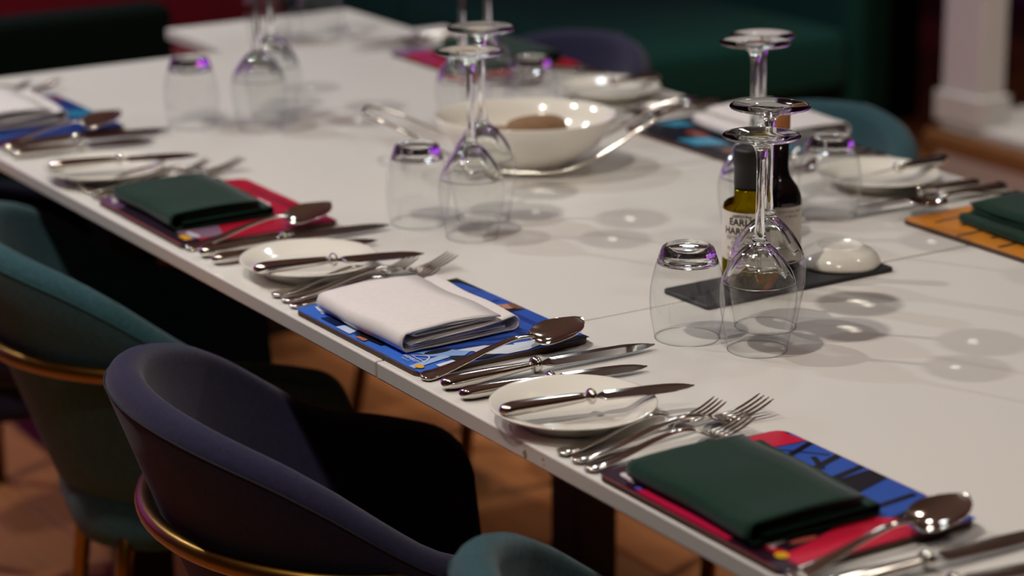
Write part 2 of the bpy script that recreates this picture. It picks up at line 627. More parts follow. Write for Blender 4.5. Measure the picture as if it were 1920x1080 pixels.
def chair_shell_mesh():
    ZB = 0.378
    th = 0.042
    rings = []
    rimline = []
    for kind, a, L in shell_path():
        if kind == 'arm':
            ang = 90 + L * 170
            nx, ny, px, py = a, 0.0, 0.0, L
        else:
            ang = abs(math.degrees(a))
            nx, ny, px, py = math.sin(a), -math.cos(a), 0.0, 0.0
        if kind == 'arm':
            zt = TZ + sm_interp([(0, -0.160), (0.05, -0.170), (0.1, -0.184), (0.145, -0.200)], L)
        else:
            zt = TZ + sm_interp([(0, -0.006), (25, -0.018), (45, -0.043), (58, -0.075), (67, -0.105), (79, -0.142), (90, -0.160)], ang)
        zb = ZB
        if kind == 'arm' and L > 0.105:            # rounded arm front
            q = (L - 0.105) / 0.0405
            c = 1 - math.sqrt(max(0, 1 - q * q))
            zt -= 0.036 * c
            zb += 0.03 * c
        t = th

        def rad(z):
            return 0.188 + (z - ZB) / 0.36 * 0.127
        prof = []
        m = 7
        for k in range(m):                        # outer face, bottom to top
            z = zb + 0.012 + (zt - t / 2 - zb - 0.012) * k / (m - 1)
            prof.append((rad(z), z))
        ro = rad(zt - t / 2)
        for k in range(1, 8):                     # rolled rim
            b = PI * k / 8
            prof.append((ro - t / 2 + t / 2 * math.cos(b), zt - t / 2 + t / 2 * math.sin(b)))
        for k in range(m):                        # inner face, top to bottom
            z = zt - t / 2 - (zt - t / 2 - zb - 0.012) * k / (m - 1)
            prof.append((rad(z) - t, z))
        prof.append((rad(zb) - t + 0.012, zb))
        prof.append((rad(zb) - 0.012, zb))
        rings.append([(px + nx * r, py + ny * r, z) for r, z in prof])
        rimline.append((px + nx * (ro + 0.0006), py + ny * (ro + 0.0006), zt - t / 2 + 0.004))
    V, F = loft(rings)
    return mesh('shell', V, F), rimline


def chair_proto(name, cloth, seam, label):
    t = empty(name, (0, 0, 0), 0, label, 'chair', 'tub chairs at the dining table')
    me, rim = chair_shell_mesh()
    sh = child(t, 'shell', me, cloth)
    child(sh, 'seam', mesh('seam', *tube(rim, 0.0012, 6)), seam)
    # cushion
    rings = []
    for s, z in ((0.86, 0.315), (0.96, 0.322), (1.0, 0.345), (1.0, 0.37), (0.97, 0.392), (0.9, 0.402), (0.6, 0.408)):
        rings.append([(x * s, -0.012 + (y) * s, z) for x, y in rrect(0.33, 0.34, 0.12, 8)])
    child(t, 'seat', mesh('seat', *loft(rings)), cloth)
    # gold tube round the back, running into the front legs
    pts = []
    zt = TZ - 0.163
    Rt = 0.188 + (zt - 0.378) / 0.36 * 0.127 + 0.0125
    for k in range(-16, 17):
        a = math.radians(-80 * k / 16)
        q = Rt - 0.035 * smoothstep(64, 80, abs(math.degrees(a)))
        pts.append((math.sin(a) * q, -math.cos(a) * q, zt))
    child(t, 'back_tube', mesh('back_tube', *tube(pts, 0.0105, 12)), 'gold')
    for sx in (-1, 1):
        a = math.radians(45)
        rx, ry = math.sin(a) * sx, -math.cos(a)
        child(t, 'leg', mesh('leg', *tube([(rx * 0.172, ry * 0.172, 0.385), (rx * 0.19, ry * 0.19, 0.3), (rx * 0.235, ry * 0.235, 0.0)], 0.0115, 12)), 'gold')
        child(t, 'leg', mesh('leg', *tube([(sx * 0.166, 0.09, 0.385), (sx * 0.178, 0.115, 0.2), (sx * 0.195, 0.15, 0.0)], 0.0115, 12)), 'gold')
        child(t, 'stretcher', mesh('stretcher', *tube([(rx * 0.186, ry * 0.186, 0.33), (sx * 0.09, -0.08, 0.33)], 0.009, 10)), 'gold')
    return t


cN = chair_proto('tub_chair', 'navy', 'seam', 'navy wool tub chair with gold tube, nearest in the left row, at the blue placemat')
cN.location = (-0.058, 0.062, 0)
cN.rotation_euler = (0, 0, -0.21)
cT = chair_proto('tub_chair', 'teal', 'seamteal', 'teal tub chair behind the nearest navy one, at the red placemat')
cT.location = (-0.75, 0.138, 0)
cT.rotation_euler = (0, 0, -0.21)
copy_tree(cT, (0.582, 0.098, 0), -0.1, 'teal tub chair cut off by the bottom edge of the photo')
copy_tree(cN, (-1.34, 0.12, 0), -0.2, 'navy tub chair at far left, mostly hidden behind the teal chair')
copy_tree(cT, (-0.70, 0.935, 0), PI, 'teal tub chair across the table, beside the pillar')
copy_tree(cN, (-1.40, 0.955, 0), PI, 'navy tub chair across the table, behind the bread bowl')
copy_tree(cT, (0.0, 0.98, 0), PI, 'teal tub chair across the table at the orange placemat')

# dark green chair at the table head
hc = empty('high_back_chair', (-2.15, 0.465, 0), 0, 'dark green square-backed chair at the far left head of the table', 'chair')
me = bevel(mesh('backrest', *box(-0.09, 0.0, -0.29, 0.288, 0.36, 0.733)), 0.022, 4)
child(hc, 'backrest', me, 'dgreen')
me = bevel(mesh('seat', *box(0.002, 0.42, -0.28, 0.275, 0.36, 0.46)), 0.02, 3)
child(hc, 'seat', me, 'dgreen')
for lx, ly in ((-0.04, -0.25), (-0.04, 0.245), (0.37, -0.25), (0.37, 0.245)):
    child(hc, 'leg', mesh('leg', *tube([(lx, ly, 0.36), (lx, ly, 0)], 0.014, 10)), 'gold')

# red velvet seat beyond the table
rc = empty('red_armchair', (-2.55, 1.0, 0), 0, 'dark red velvet armchair beyond the far left end of the table', 'armchair')
child(rc, 'seat', bevel(mesh('seat', *box(-0.3, 0.3, -0.45, 0.35, 0.12, 0.52)), 0.05, 4), 'redv')
child(rc, 'backrest', bevel(mesh('backrest', *box(-0.45, -0.302, -0.45, 0.35, 0.12, 0.85)), 0.05, 4), 'redv')
child(rc, 'base', mesh('base', *box(-0.42, 0.28, -0.42, 0.32, 0.0, 0.118)), 'black', False)

# ================================================================== cutlery
def ring_ellipse(cx, cy, cz, w, t, n=14, p=2.3):
    out = []
    for k in range(n):
        a = 2 * PI * k / n
        c, s = math.cos(a), math.sin(a)
        out.append((cx + w / 2 * math.copysign(abs(c) ** (2 / p), c), cy, cz + t / 2 * math.copysign(abs(s) ** (2 / p), s)))
    return out


def knife_meshes(L=0.25, hl=0.105, hw=0.019):
    """along +Y, handle end at y=0, resting on z=0"""
    k = hw / 0.019
    tab = [(0, 0.002), (0.0015, 0.009), (0.005, 0.0145), (0.012, 0.0182), (0.022, 0.0185), (0.05, 0.0165), (0.085, 0.0118), (hl - 0.004, 0.0095)]
    rings = []
    for i in range(30):
        y = (hl - 0.004) * (i / 29) ** 1.4
        w = sm_interp(tab, y) * k
        rings.append(ring_ellipse(0, y, 0.0072 * k + 0.0018 * y / hl, w, w * 0.78))
    H = mesh('handle', *loft(rings))
    rings = []
    for i in range(11):
        a = -PI / 2 + PI * i / 10
        d = 0.0155 * k * math.cos(a) + 0.003
        rings.append(ring_ellipse(0, hl + 0.0055 * k * math.sin(a), 0.009 * k, d, d * 0.9, p=2))
    B = mesh('bolster', *loft(rings))
    y0 = hl + 0.003
    V, F = [], []
    n = 26
    secs = []
    for i in range(n + 1):
        s = i / n
        y = y0 + (L - y0) * s
        wl = interp([(0, 0.003), (0.06, 0.0045), (0.1, 0.0062), (0.55, 0.0072), (0.75, 0.0066), (0.88, 0.0045), (0.96, 0.0018), (1, -0.0012)], s) * k
        wr = interp([(0, 0.003), (0.06, 0.0045), (0.1, 0.0070), (0.55, 0.0078), (0.8, 0.0068), (0.93, 0.0045), (1, 0.0018)], s) * k
        off = 0.0
        th = 0.0022 * (1 - 0.5 * s)
        zc = 0.0085 * k - 0.0022 * k * s
        tilt = -0.42 * smoothstep(0.0, 0.12, s)
        c, sn = math.cos(tilt), math.sin(tilt)
        sec = []
        for dx, dz in ((-wl - off, 0), (-wl * 0.3, th / 2), (wr - 0.0004, th / 2), (wr, 0), (wr - 0.0004, -th / 2), (-wl * 0.3, -th / 2)):
            sec.append((dx * c - dz * sn, y, zc + dx * sn + dz * c))
        secs.append(sec)
    D = mesh('blade', *loft(secs))
    return H, B, D


def spine_loft(tab, n=40, seg=12):
    """tab rows: y, width, thickness, z-centre"""
    ys = [r[0] for r in tab]
    rings = []
    for i in range(n + 1):
        y = ys[0] + (ys[-1] - ys[0]) * i / n
        w = sm_interp([(r[0], r[1]) for r in tab], y)
        t = sm_interp([(r[0], r[2]) for r in tab], y)
        z = sm_interp([(r[0], r[3]) for r in tab], y)
        rings.append(ring_ellipse(0, y, z, max(w, 0.0008), max(t, 0.0006), seg, 2.6))
    return rings


def fork_meshes(L=0.205, k=1.0):
    s = L / 0.205
    hd = [(0, 0.003, 0.002, 0.004), (0.002, 0.0125, 0.0036, 0.004), (0.008, 0.0175, 0.0042, 0.004), (0.02, 0.0155, 0.004, 0.0042), (0.05, 0.0105, 0.0036, 0.008),
          (0.085, 0.0072, 0.0036, 0.0145), (0.11, 0.0058, 0.0038, 0.0175), (0.125, 0.0062, 0.0036, 0.0165), (0.134, 0.0085, 0.003, 0.0142)]
    hd = [(a * s, b * k, c, d) for a, b, c, d in hd]
    H = mesh('handle', *loft(spine_loft(hd)))
    hh = [(0.132, 0.008, 0.003, 0.0148), (0.138, 0.0145, 0.0026, 0.0122), (0.146, 0.0205, 0.0023, 0.0086), (0.152, 0.0225, 0.0022, 0.0066), (0.159, 0.0228, 0.002, 0.0055)]
    hh = [(a * s, b * k, c, d) for a, b, c, d in hh]
    parts = [loft(spine_loft(hh, 14))]
    tl = [(0.157, 0.0040, 0.002, 0.0056), (0.168, 0.0036, 0.0021, 0.0054), (0.182, 0.0032, 0.002, 0.0075), (0.194, 0.0028, 0.0018, 0.0115), (0.202, 0.0022, 0.0014, 0.0150), (0.205, 0.001, 0.0008, 0.0165)]
    tl = [(a * s, b * k, c, d) for a, b, c, d in tl]
    Hd = mesh('head', *parts[0])
    T = []
    for i in range(4):
        ox = (-1.5 + i) * 0.0061 * k
        rr = [[(x + ox, y, z) for x, y, z in ring] for ring in spine_loft(tl, 16, 8)]
        T.append(mesh('tine', *loft(rr)))
    return H, Hd, T


def spoon_meshes(L=0.205):
    s = L / 0.205
    hd = [(0, 0.003, 0.002, 0.004), (0.002, 0.0125, 0.0036, 0.004), (0.008, 0.0175, 0.0042, 0.004), (0.02, 0.0155, 0.004, 0.0042), (0.05, 0.0105, 0.0036, 0.008),
          (0.085, 0.0072, 0.0036, 0.0145), (0.115, 0.0058, 0.0038, 0.0178), (0.132, 0.0066, 0.0036, 0.0165), (0.142, 0.0095, 0.003, 0.0148)]
    hd = [(a * s, b, c, d) for a, b, c, d in hd]
    H = mesh('handle', *loft(spine_loft(hd)))
    # bowl: shell grid
    V, F = [], []
    y0, y1 = 0.137 * s, L
    n, m = 22, 14

    def pt(i, j, off):
        u = i / n
        y = y0 + (y1 - y0) * u
        hw = max(0.0012, 0.0205 * math.sqrt(max(0.0, 1 - ((u - 0.46) / 0.54) ** 2)) if u > 0.46 else 0.0205 * max(0.0, 1 - ((0.46 - u) / 0.46) ** 2.2) ** 0.62) + 0.002 * (1 - u) ** 6
        v = -1 + 2 * j / m
        x = hw * math.sin(v * PI / 2)
        d = (1 - (x / 0.0228) ** 2) * math.sin(PI * u ** 0.85) ** 0.8 * 0.0105 if 0 < u < 1 else 0.0
        z = 0.0140 + 0.006 * u - d
        return (x, y, z + off)
    for off in (0.0, -0.0014):
        for i in range(n + 1):
            for j in range(m + 1):
                V.append(pt(i, j, off))
    N = (n + 1) * (m + 1)
    for i in range(n):
        for j in range(m):
            a = i * (m + 1) + j
            F.append((a, a + 1, a + m + 2, a + m + 1))
            F.append((N + a, N + a + m + 1, N + a + m + 2, N + a + 1))
    for i in range(n):
        for j in (0, m):
            a = i * (m + 1) + j
            F.append((a, a + m + 1, N + a + m + 1, N + a))
    for j in range(m):
        for i in (0, n):
            a = i * (m + 1) + j
            F.append((a, a + 1, N + a + 1, N + a))
    return H, mesh('bowl', V, F)


def smooth_me(me):
    for p in me.polygons:
        p.use_smooth = True
    return me


def prep(me, k):
    me.materials.append(M_[k])
    return smooth_me(me)


KN = [prep(m, k) for m, k in zip(knife_meshes(0.25, 0.108, 0.0195), ('steel', 'steel', 'steel_brush'))]
KS = [prep(m, k) for m, k in zip(knife_meshes(0.205, 0.098, 0.018), ('steel', 'steel', 'steel_brush'))]
KB = [prep(m, k) for m, k in zip(knife_meshes(0.198, 0.092, 0.0175), ('steel', 'steel', 'steel_brush'))]
for st in (KN, KS, KB):
    for p in st[2].polygons:
        p.use_smooth = False
FL_ = fork_meshes(0.232, 1.08)
FS_ = fork_meshes(0.19, 0.98)
SP_ = spoon_meshes(0.2)
for st in (FL_, FS_):
    prep(st[0], 'steel'); prep(st[1], 'steel')
    for t in st[2]:
        prep(t, 'steel')
prep(SP_[0], 'steel'); prep(SP_[1], 'steel')


def put(name, parts, loc, rz, label, cat, group, tilt=(0, 0)):
    o = empty(name, loc, 0, label, cat, group)
    o.rotation_euler = (tilt[0], tilt[1], rz)
    for n, me in parts:
        c = bpy.data.objects.new(n, me)
        COL.objects.link(c)
        c.parent = o
    return o


def knife(st, name, loc, rz, label, group, tilt=(0, 0)):
    return put(name, (('handle', st[0]), ('bolster', st[1]), ('blade', st[2])), loc, rz, label, 'knife', group, tilt)


def fork(st, loc, rz, label, group, tilt=(0, 0)):
    o = put('fork', [('handle', st[0]), ('head', st[1])], loc, rz, label, 'fork', group, tilt)
    hd = [c for c in o.children if c.name.startswith('head')][0]
    for t in st[2]:
        c = bpy.data.objects.new('tine', t)
        COL.objects.link(c)
        c.parent = hd
    return o


# ---- plates
plate_prof = [(0.0, 0.004), (0.045, 0.004), (0.048, 0.0005), (0.052, 0.0005), (0.055, 0.005), (0.066, 0.0125), (0.0785, 0.0168), (0.0797, 0.0176), (0.080, 0.0185), (0.0793, 0.0192),
              (0.0775, 0.0190), (0.066, 0.0155), (0.057, 0.0105), (0.051, 0.0082), (0.0, 0.0078)]
PLATE = prep(mesh('plate', *lathe(plate_prof, 72)), 'china')


def plate(x, y, label):
    o = bpy.data.objects.new('side_plate', PLATE)
    COL.objects.link(o)
    o.location = (x, y, TZ + 0.0002)
    return tag(o, label, 'plate', 'white side plates')


# ---- placemats
MW, MH, MT = 0.267, 0.208, 0.0055


def placemat(x, y, rz, label, base_col, shapes=(), texts=()):
    """board with rounded corners; printed top sheet and print shapes in mat coordinates (0..MW, 0..MH)"""
    t = empty('placemat', (x, y, TZ + 0.0002), rz, label, 'placemat', 'printed placemats')
    pts = rrect(MW, MH, 0.014, 8, MW / 2, MH / 2)
    rings = [[(a, b, z) for a, b in pts] for z in (0.0, MT)]
    child(t, 'board', bevel(mesh('board', *loft(rings)), 0.0006, 1), 'mdf', False)
    pts2 = rrect(MW - 0.0014, MH - 0.0014, 0.0135, 8, MW / 2, MH / 2)
    me = mesh('printed_sheet', *loft([[(a, b, z) for a, b in pts2] for z in (MT + 0.00002, MT + 0.0003)]))
    sheet = child(t, 'printed_sheet', me, mat('print_base', base_col, 0.28, spec=0.5), False)
    mats, V, F, idx = [], [], [], []
    cache = {}
    z0 = MT + 0.0004
    for n, (c, poly) in enumerate(shapes):
        if c not in cache:
            cache[c] = len(mats)
            mats.append(mat('print_ink', c, 0.28, spec=0.5))
        k = len(V)
        V += [(min(max(a, 0.0015), MW - 0.0015), min(max(b, 0.0015), MH - 0.0015), z0 + 0.00004 * n) for a, b in poly]
        F.append(tuple(range(k, k + len(poly))))
        idx.append(cache[c])
    zt = z0 + 0.00004 * len(shapes)
    for c, s, size, px, py, rot in texts:
        if c not in cache:
            cache[c] = len(mats)
            mats.append(mat('print_ink', c, 0.28, spec=0.5))
        tv, tf = text_mesh(s, size)
        k = len(V)
        cr, sr = math.cos(rot), math.sin(rot)
        V += [(px + a * cr - b * sr, py + a * sr + b * cr, zt) for a, b, _ in tv]
        F += [tuple(i + k for i in q) for q in tf]
        idx += [cache[c]] * len(tf)
    if V:
        me = bpy.data.meshes.new('print')
        me.from_pydata(V, [], F)
        for m in mats:
            me.materials.append(m)
        me.polygons.foreach_set('material_index', idx)
        o = bpy.data.objects.new('print', me)
        COL.objects.link(o)
        o.parent = sheet
    return t


def bar(x0, y0, x1, y1, w):
    d = Vector((x1 - x0, y1 - y0)).normalized()
    n = Vector((-d.y, d.x)) * w / 2
    return [(x0 + n.x, y0 + n.y), (x0 - n.x, y0 - n.y), (x1 - n.x, y1 - n.y), (x1 + n.x, y1 + n.y)]


def ell(cx, cy, a, b, rot=0, n=20):
    return [(cx + a * math.cos(t) * math.cos(rot) - b * math.sin(t) * math.sin(rot),
             cy + a * math.cos(t) * math.sin(rot) + b * math.sin(t) * math.cos(rot)) for t in [2 * PI * k / n for k in range(n)]]


def blob(cx, cy, a, b, seed, n=26, amp=0.25):
    r = random.Random(seed)
    ph = [r.uniform(0, 6.28) for _ in range(4)]
    out = []
    for k in range(n):
        t = 2 * PI * k / n
        f = 1 + amp * (0.5 * math.sin(2 * t + ph[0]) + 0.35 * math.sin(3 * t + ph[1]) + 0.3 * math.sin(5 * t + ph[2]))
        out.append((cx + a * f * math.cos(t), cy + b * f * math.sin(t)))
    return out


# ---- napkins: folded cloth, cross-section in Y-Z, swept along X
def napkin_mesh(style=0, W_=0.178, seed=1):
    r = random.Random(seed)
    th = 0.0016

    def arc(cy, cz, rad, a0, a1, n=8):
        return [(cy + rad * math.cos(a0 + (a1 - a0) * k / n), cz + rad * math.sin(a0 + (a1 - a0) * k / n)) for k in range(n + 1)]
    paths = []
    if style == 0:
        # outer fold: top flap -> near fold -> bottom -> far fold -> back under the flap
        p = [(0.128, 0.0195), (0.10, 0.0225), (0.06, 0.0235), (0.025, 0.0215)] + arc(0.013, 0.0110, 0.0102, PI / 2, 3 * PI / 2)[1:] + \
            [(0.04, 0.0012), (0.09, 0.0014), (0.135, 0.0016)] + arc(0.150, 0.0088, 0.0074, -PI / 2, PI / 2) + [(0.13, 0.0136), (0.09, 0.0116), (0.05, 0.0098), (0.022, 0.0088), (0.014, 0.0075)]
        paths.append(p)
        paths.append([(0.127, 0.0168), (0.09, 0.0178), (0.05, 0.0178), (0.026, 0.0166), (0.020, 0.0150), (0.026, 0.0136), (0.06, 0.0142), (0.10, 0.0152), (0.126, 0.0152)])
        paths.append([(0.018, 0.0050), (0.03, 0.0062), (0.05, 0.0064), (0.1, 0.0062), (0.142, 0.0060)])
        paths.append([(0.016, 0.0028), (0.03, 0.0036), (0.06, 0.0036), (0.1, 0.0036), (0.14, 0.0036)])
    else:
        p = [(0.128, 0.0180), (0.10, 0.0196), (0.06, 0.0200), (0.025, 0.0188)] + arc(0.012, 0.0096, 0.0088, PI / 2, 3 * PI / 2)[1:] + \
            [(0.04, 0.0010), (0.09, 0.0012), (0.135, 0.0014)] + arc(0.148, 0.0050, 0.0038, -PI / 2, PI / 2) + [(0.12, 0.0082), (0.06, 0.0080), (0.02, 0.0072)]
        paths.append(p)
        paths.append([(0.127, 0.0158), (0.09, 0.0168), (0.05, 0.0166), (0.024, 0.0154), (0.018, 0.0140), (0.026, 0.0128), (0.06, 0.0136), (0.10, 0.0142), (0.127, 0.0142)])
        paths.append([(0.13, 0.0116), (0.09, 0.0112), (0.05, 0.0108), (0.022, 0.0100)])
        paths.append([(0.018, 0.0030), (0.05, 0.0034), (0.1, 0.0034), (0.142, 0.0034)])
    NX = 24
    allparts = []
    for pi_, path in enumerate(paths):
        # resample & thicken
        P = [Vector(q) for q in path]
        L_, R_ = [], []
        for i, q in enumerate(P):
            a = P[max(0, i - 1)]
            b = P[min(len(P) - 1, i + 1)]
            d = (b - a).normalized()
            nrm = Vector((-d.y, d.x))
            L_.append(q + nrm * th / 2)
            R_.append(q - nrm * th / 2)
        loop = L_ + R_[::-1]
        ph = r.uniform(0, 6)
        rings = []
        for k in range(NX + 1):
            u = k / NX
            x = W_ * u
            ring = []
            for v in loop:
                hz = v.y
                sag = 1.0 + 0.05 * math.sin(3.1 * u * PI + ph) * (0.3 + u)
                skew = -0.010 * u * smoothstep(0.1, 0.16, v.x) - 0.004 * u
                yy = v.x + skew + 0.0012 * math.sin(7 * u + ph + pi_)
                inset = (0.0015 * math.sin(9 * v.x * 40 + pi_) - 0.004 * (pi_ > 0)) * (u - 0.5) * 2 * (1 if abs(u - 0.5) > 0.48 else 0)
                ring.append((x + inset, yy, max(0.0008, hz * sag * (1 + 0.10 * u))))
            rings.append(ring)
        allparts.append(loft(rings))
    return mesh('napkin', *join(allparts))


def napkin(x, y, rz, me, key, label):
    o = bpy.data.objects.new('napkin', me)
    COL.objects.link(o)
    if not me.materials:
        prep(me, key)
    o.location = (x, y, TZ + MT + 0.0014)
    o.rotation_euler = (0, 0, rz)
    return tag(o, label, 'napkin', 'folded linen napkins')


NW, NG = napkin_mesh(0, 0.178, 3), napkin_mesh(1, 0.182, 5)
NW2 = napkin_mesh(0, 0.178, 9)

# ------------------------------------------------------------------ near place settings
BLUE, DBLUE, RED, DARK = '#3059b6', '#223f94', '#b81e38', '#17141c'
blue_shapes = [
    ('#3f74d8', [(0, 0), (MW, 0), (MW, 0.040), (0.16, 0.045), (0.02, 0.035), (0.02, MH), (0, MH)]),
    (DBLUE, bar(0.02, 0.185, 0.25, 0.185, 0.009)), (DBLUE, bar(0.055, 0.150, 0.055, 0.205, 0.006)),
    (DBLUE, bar(0.10, 0.145, 0.10, 0.2, 0.006)), (DBLUE, bar(0.10, 0.16, 0.135, 0.16, 0.006)), (DBLUE, bar(0.128, 0.16, 0.128, 0.205, 0.006)),
    (DBLUE, bar(0.205, 0.155, 0.245, 0.155, 0.007)), (DBLUE, bar(0.20, 0.085, 0.245, 0.2, 0.008)), (DBLUE, bar(0.215, 0.05, 0.235, 0.13, 0.008)),
    ('#0c0d16', [(0.0, 0.165), (0.02, 0.2), (0.06, 0.208), (0.0, 0.208)]),
    ('#0c0d16', [(0.245, 0.155), (0.267, 0.165), (0.267, 0.208), (0.256, 0.208)]),
    # man's head
    ('#241c1c', ell(0.124, 0.168, 0.013, 0.014)), ('#c58d78', ell(0.128, 0.184, 0.0135, 0.022)), ('#3a2a26', ell(0.128, 0.168, 0.0115, 0.008)),
    ('#2a2020', ell(0.139, 0.194, 0.005, 0.012)), ('#7d5a4c', ell(0.129, 0.203, 0.0125, 0.006)), ('#5a3a34', ell(0.122, 0.188, 0.0024, 0.0016)), ('#5a3a34', ell(0.133, 0.188, 0.0024, 0.0016)),
    ('#8a4f48', ell(0.128, 0.174, 0.004, 0.0013)),
    # white shirt and sleeve
    ('#dfe6f4', [(0.226, 0.066), (0.229, 0.10), (0.238, 0.112), (0.242, 0.15), (0.256, 0.158), (0.267, 0.13), (0.267, 0.105), (0.256, 0.09), (0.25, 0.078), (0.24, 0.082)]),
    ('#1a1a22', [(0.24, 0.05), (0.252, 0.078), (0.262, 0.1), (0.267, 0.08), (0.258, 0.05)]), ('#27509c', bar(0.234, 0.108, 0.242, 0.128, 0.004)),
    ('#8fb4ee', [(0.212, 0.03), (0.23, 0.035), (0.246, 0.066), (0.238, 0.078), (0.216, 0.06)]), ('#22242c', ell(0.22, 0.05, 0.006, 0.016)),
    ('#a8c4f0', [(0.244, 0.002), (0.254, 0.002), (0.242, 0.052), (0.232, 0.048)]), ('#e8eefa', [(0.256, 0.026), (0.264, 0.026), (0.262, 0.05), (0.252, 0.048)]),
    ('#dfe8f6', [(0.012, 0.02), (0.04, 0.014), (0.045, 0.03), (0.02, 0.04)]), ('#16254e', [(0.05, 0.006), (0.085, 0.006), (0.08, 0.03), (0.055, 0.03)]),
    ('#cfdcf4', [(0.088, 0.004), (0.118, 0.004), (0.112, 0.018), (0.09, 0.02)]), ('#c27a5a', [(0.13, 0.004), (0.148, 0.004), (0.145, 0.014), (0.132, 0.016)]),
    ('#14161f', [(0.118, 0.008), (0.17, 0.012), (0.165, 0.03), (0.12, 0.03)]),
    ('#f2b32c', ell(0.2515, 0.0095, 0.0065, 0.0045)),
    ('#e8eaf2', bar(0.216, 0.021, 0.244, 0.021, 0.0010)), ('#d2c89a', bar(0.228, 0.019, 0.236, 0.029, 0.001)),
]
arch = [(0.217 + 0.026 * k / 12, 0.021 + 0.012 * math.sin(PI * k / 12)) for k in range(13)]
for a, b in zip(arch, arch[1:]):
    blue_shapes.append(('#f0f2f8', bar(a[0], a[1], b[0], b[1], 0.0014)))
placemat(-0.1945, 0.006, 0.012, 'blue placemat with a printed man under the nearest white napkin', BLUE, blue_shapes,
         [('#f0f2f8', 'WEMBLEY', 0.0066, 0.2265, 0.0125, 0), ('#d5d84a', 'STADIUM', 0.0034, 0.2245, 0.0075, 0)])

red_shapes = [
    ('#2a1f2c', [(0, 0), (MW, 0), (MW, 0.028), (0.12, 0.03), (0.05, 0.04), (0.03, 0.1), (0, 0.14)]),
    ('#6d4f74', [(0, 0.0), (0.06, 0.0), (0.05, 0.03), (0.02, 0.05), (0, 0.05)]),
    ('#d8c8d0', [(0.005, 0.02), (0.03, 0.01), (0.035, 0.03), (0.012, 0.04)]),
    ('#e6d6d8', blob(0.13, 0.165, 0.022, 0.012, 4)), ('#e6d6d8', blob(0.155, 0.150, 0.016, 0.014, 6)),
    ('#8e1730', bar(0.06, 0.19, 0.24, 0.19, 0.008)), ('#b02a52', [(0.2, 0.16), (MW, 0.13), (MW, MH), (0.22, MH)]),
    ('#8a6f86', [(0.19, 0.02), (0.24, 0.015), (0.25, 0.06), (0.2, 0.075)]),
    ('#e0a52c', [(0.222, 0.012), (0.244, 0.012), (0.244, 0.022), (0.222, 0.022)]), ('#cfc8d2', blob(0.225, 0.03, 0.014, 0.006, 8)),
]
placemat(-0.757, 0.013, 0.0, 'red and black placemat under the green napkin farther down the near edge', RED, red_shapes)

rb = [
    ('#2f1626', [(0, 0), (MW, 0), (MW, 0.018), (0.02, 0.02), (0.02, 0.05), (0, 0.06)]),
    (BLUE, [(0.03, 0.12), (0.2, 0.12), (0.23, 0.15), (MW, 0.145), (MW, MH), (0.012, MH), (0.006, 0.18)]),
    (DARK, bar(0.012, 0.205, 0.035, 0.188, 0.004)), (DARK, bar(0.045, 0.208, 0.075, 0.135, 0.008)), (DARK, bar(0.03, 0.16, 0.08, 0.20, 0.003)),
    (DARK, bar(0.085, 0.208, 0.112, 0.13, 0.009)), (DARK, bar(0.075, 0.185, 0.105, 0.172, 0.006)), (DARK, bar(0.118, 0.208, 0.135, 0.13, 0.008)),
    (DARK, [(0.128, 0.208), (0.152, 0.208), (0.172, 0.145), (0.135, 0.12)]), ('#c11f3c', ell(0.13, 0.145, 0.006, 0.01)), ('#c8a070', ell(0.136, 0.135, 0.004, 0.004)),
    (DARK, bar(0.195, 0.2, 0.2, 0.15, 0.007)), (DARK, bar(0.215, 0.208, 0.235, 0.13, 0.01)),
    ('#d22040', [(0.20, 0.02), (MW, 0.02), (MW, 0.145), (0.23, 0.15), (0.2, 0.12)]),
    ('#e9dde0', [(0.195, 0.018), (0.225, 0.024), (0.215, 0.075), (0.195, 0.12)]), ('#2b1a26', [(0.222, 0.025), (0.238, 0.03), (0.22, 0.09), (0.208, 0.085)]),
    ('#c88a66', ell(0.2, 0.125, 0.006, 0.014)), ('#b45a4a', ell(0.224, 0.055, 0.004, 0.014)),
    ('#e8b820', ell(0.24, 0.02, 0.006, 0.006)), ('#e2d4da', blob(0.035, 0.02, 0.016, 0.010, 3)),
    ('#d22040', [(0.005, 0.10), (0.03, 0.07), (0.04, 0.205), (0.004, 0.2)]), ('#5a55c0', ell(0.055, 0.008, 0.004, 0.003)), ('#6bb04a', ell(0.07, 0.008, 0.003, 0.003)),
    ('#c01a46', [(0.06, 0.002), (0.19, 0.002), (0.19, 0.012), (0.06, 0.012)]),
]
placemat(0.397, 0.002, 0.0, 'red and blue placemat with dark strokes, nearest the camera', '#a01838', rb)
s0 = [('#1f3f86', [(0, 0), (MW, 0), (MW, MH), (0, MH)]), ('#2f87a8', [(0.08, 0.0), (0.2, 0.0), (0.24, 0.03), (0.1, 0.04)]), ('#2c86ad', [(0.12, 0.17), (0.17, 0.165), (0.175, MH), (0.13, MH)]),
      ('#7a4656', [(0.02, 0.18), (0.05, 0.17), (0.05, MH), (0.02, MH)])]
placemat(-1.397, 0.008, 0.0, 'dark blue and cyan placemat at the far left end, under a white napkin', '#233a78', s0)

napkin(-0.1945 + 0.031, 0.016, 0.035, NW, 'napwhite', 'white napkin with loose folds on the blue placemat')
napkin(0.397 + 0.034, 0.010, -0.01, NG, 'napgreen', 'dark green napkin nearest the camera on the red and blue placemat')
napkin(-0.757 + 0.02, 0.026, 0.01, NG, 'napgreen', 'dark green napkin on the red and black placemat')
napkin(-1.397 + 0.02, 0.012, 0.0, NW2, 'napwhite', 'blurred white napkin at the far left end of the near edge')

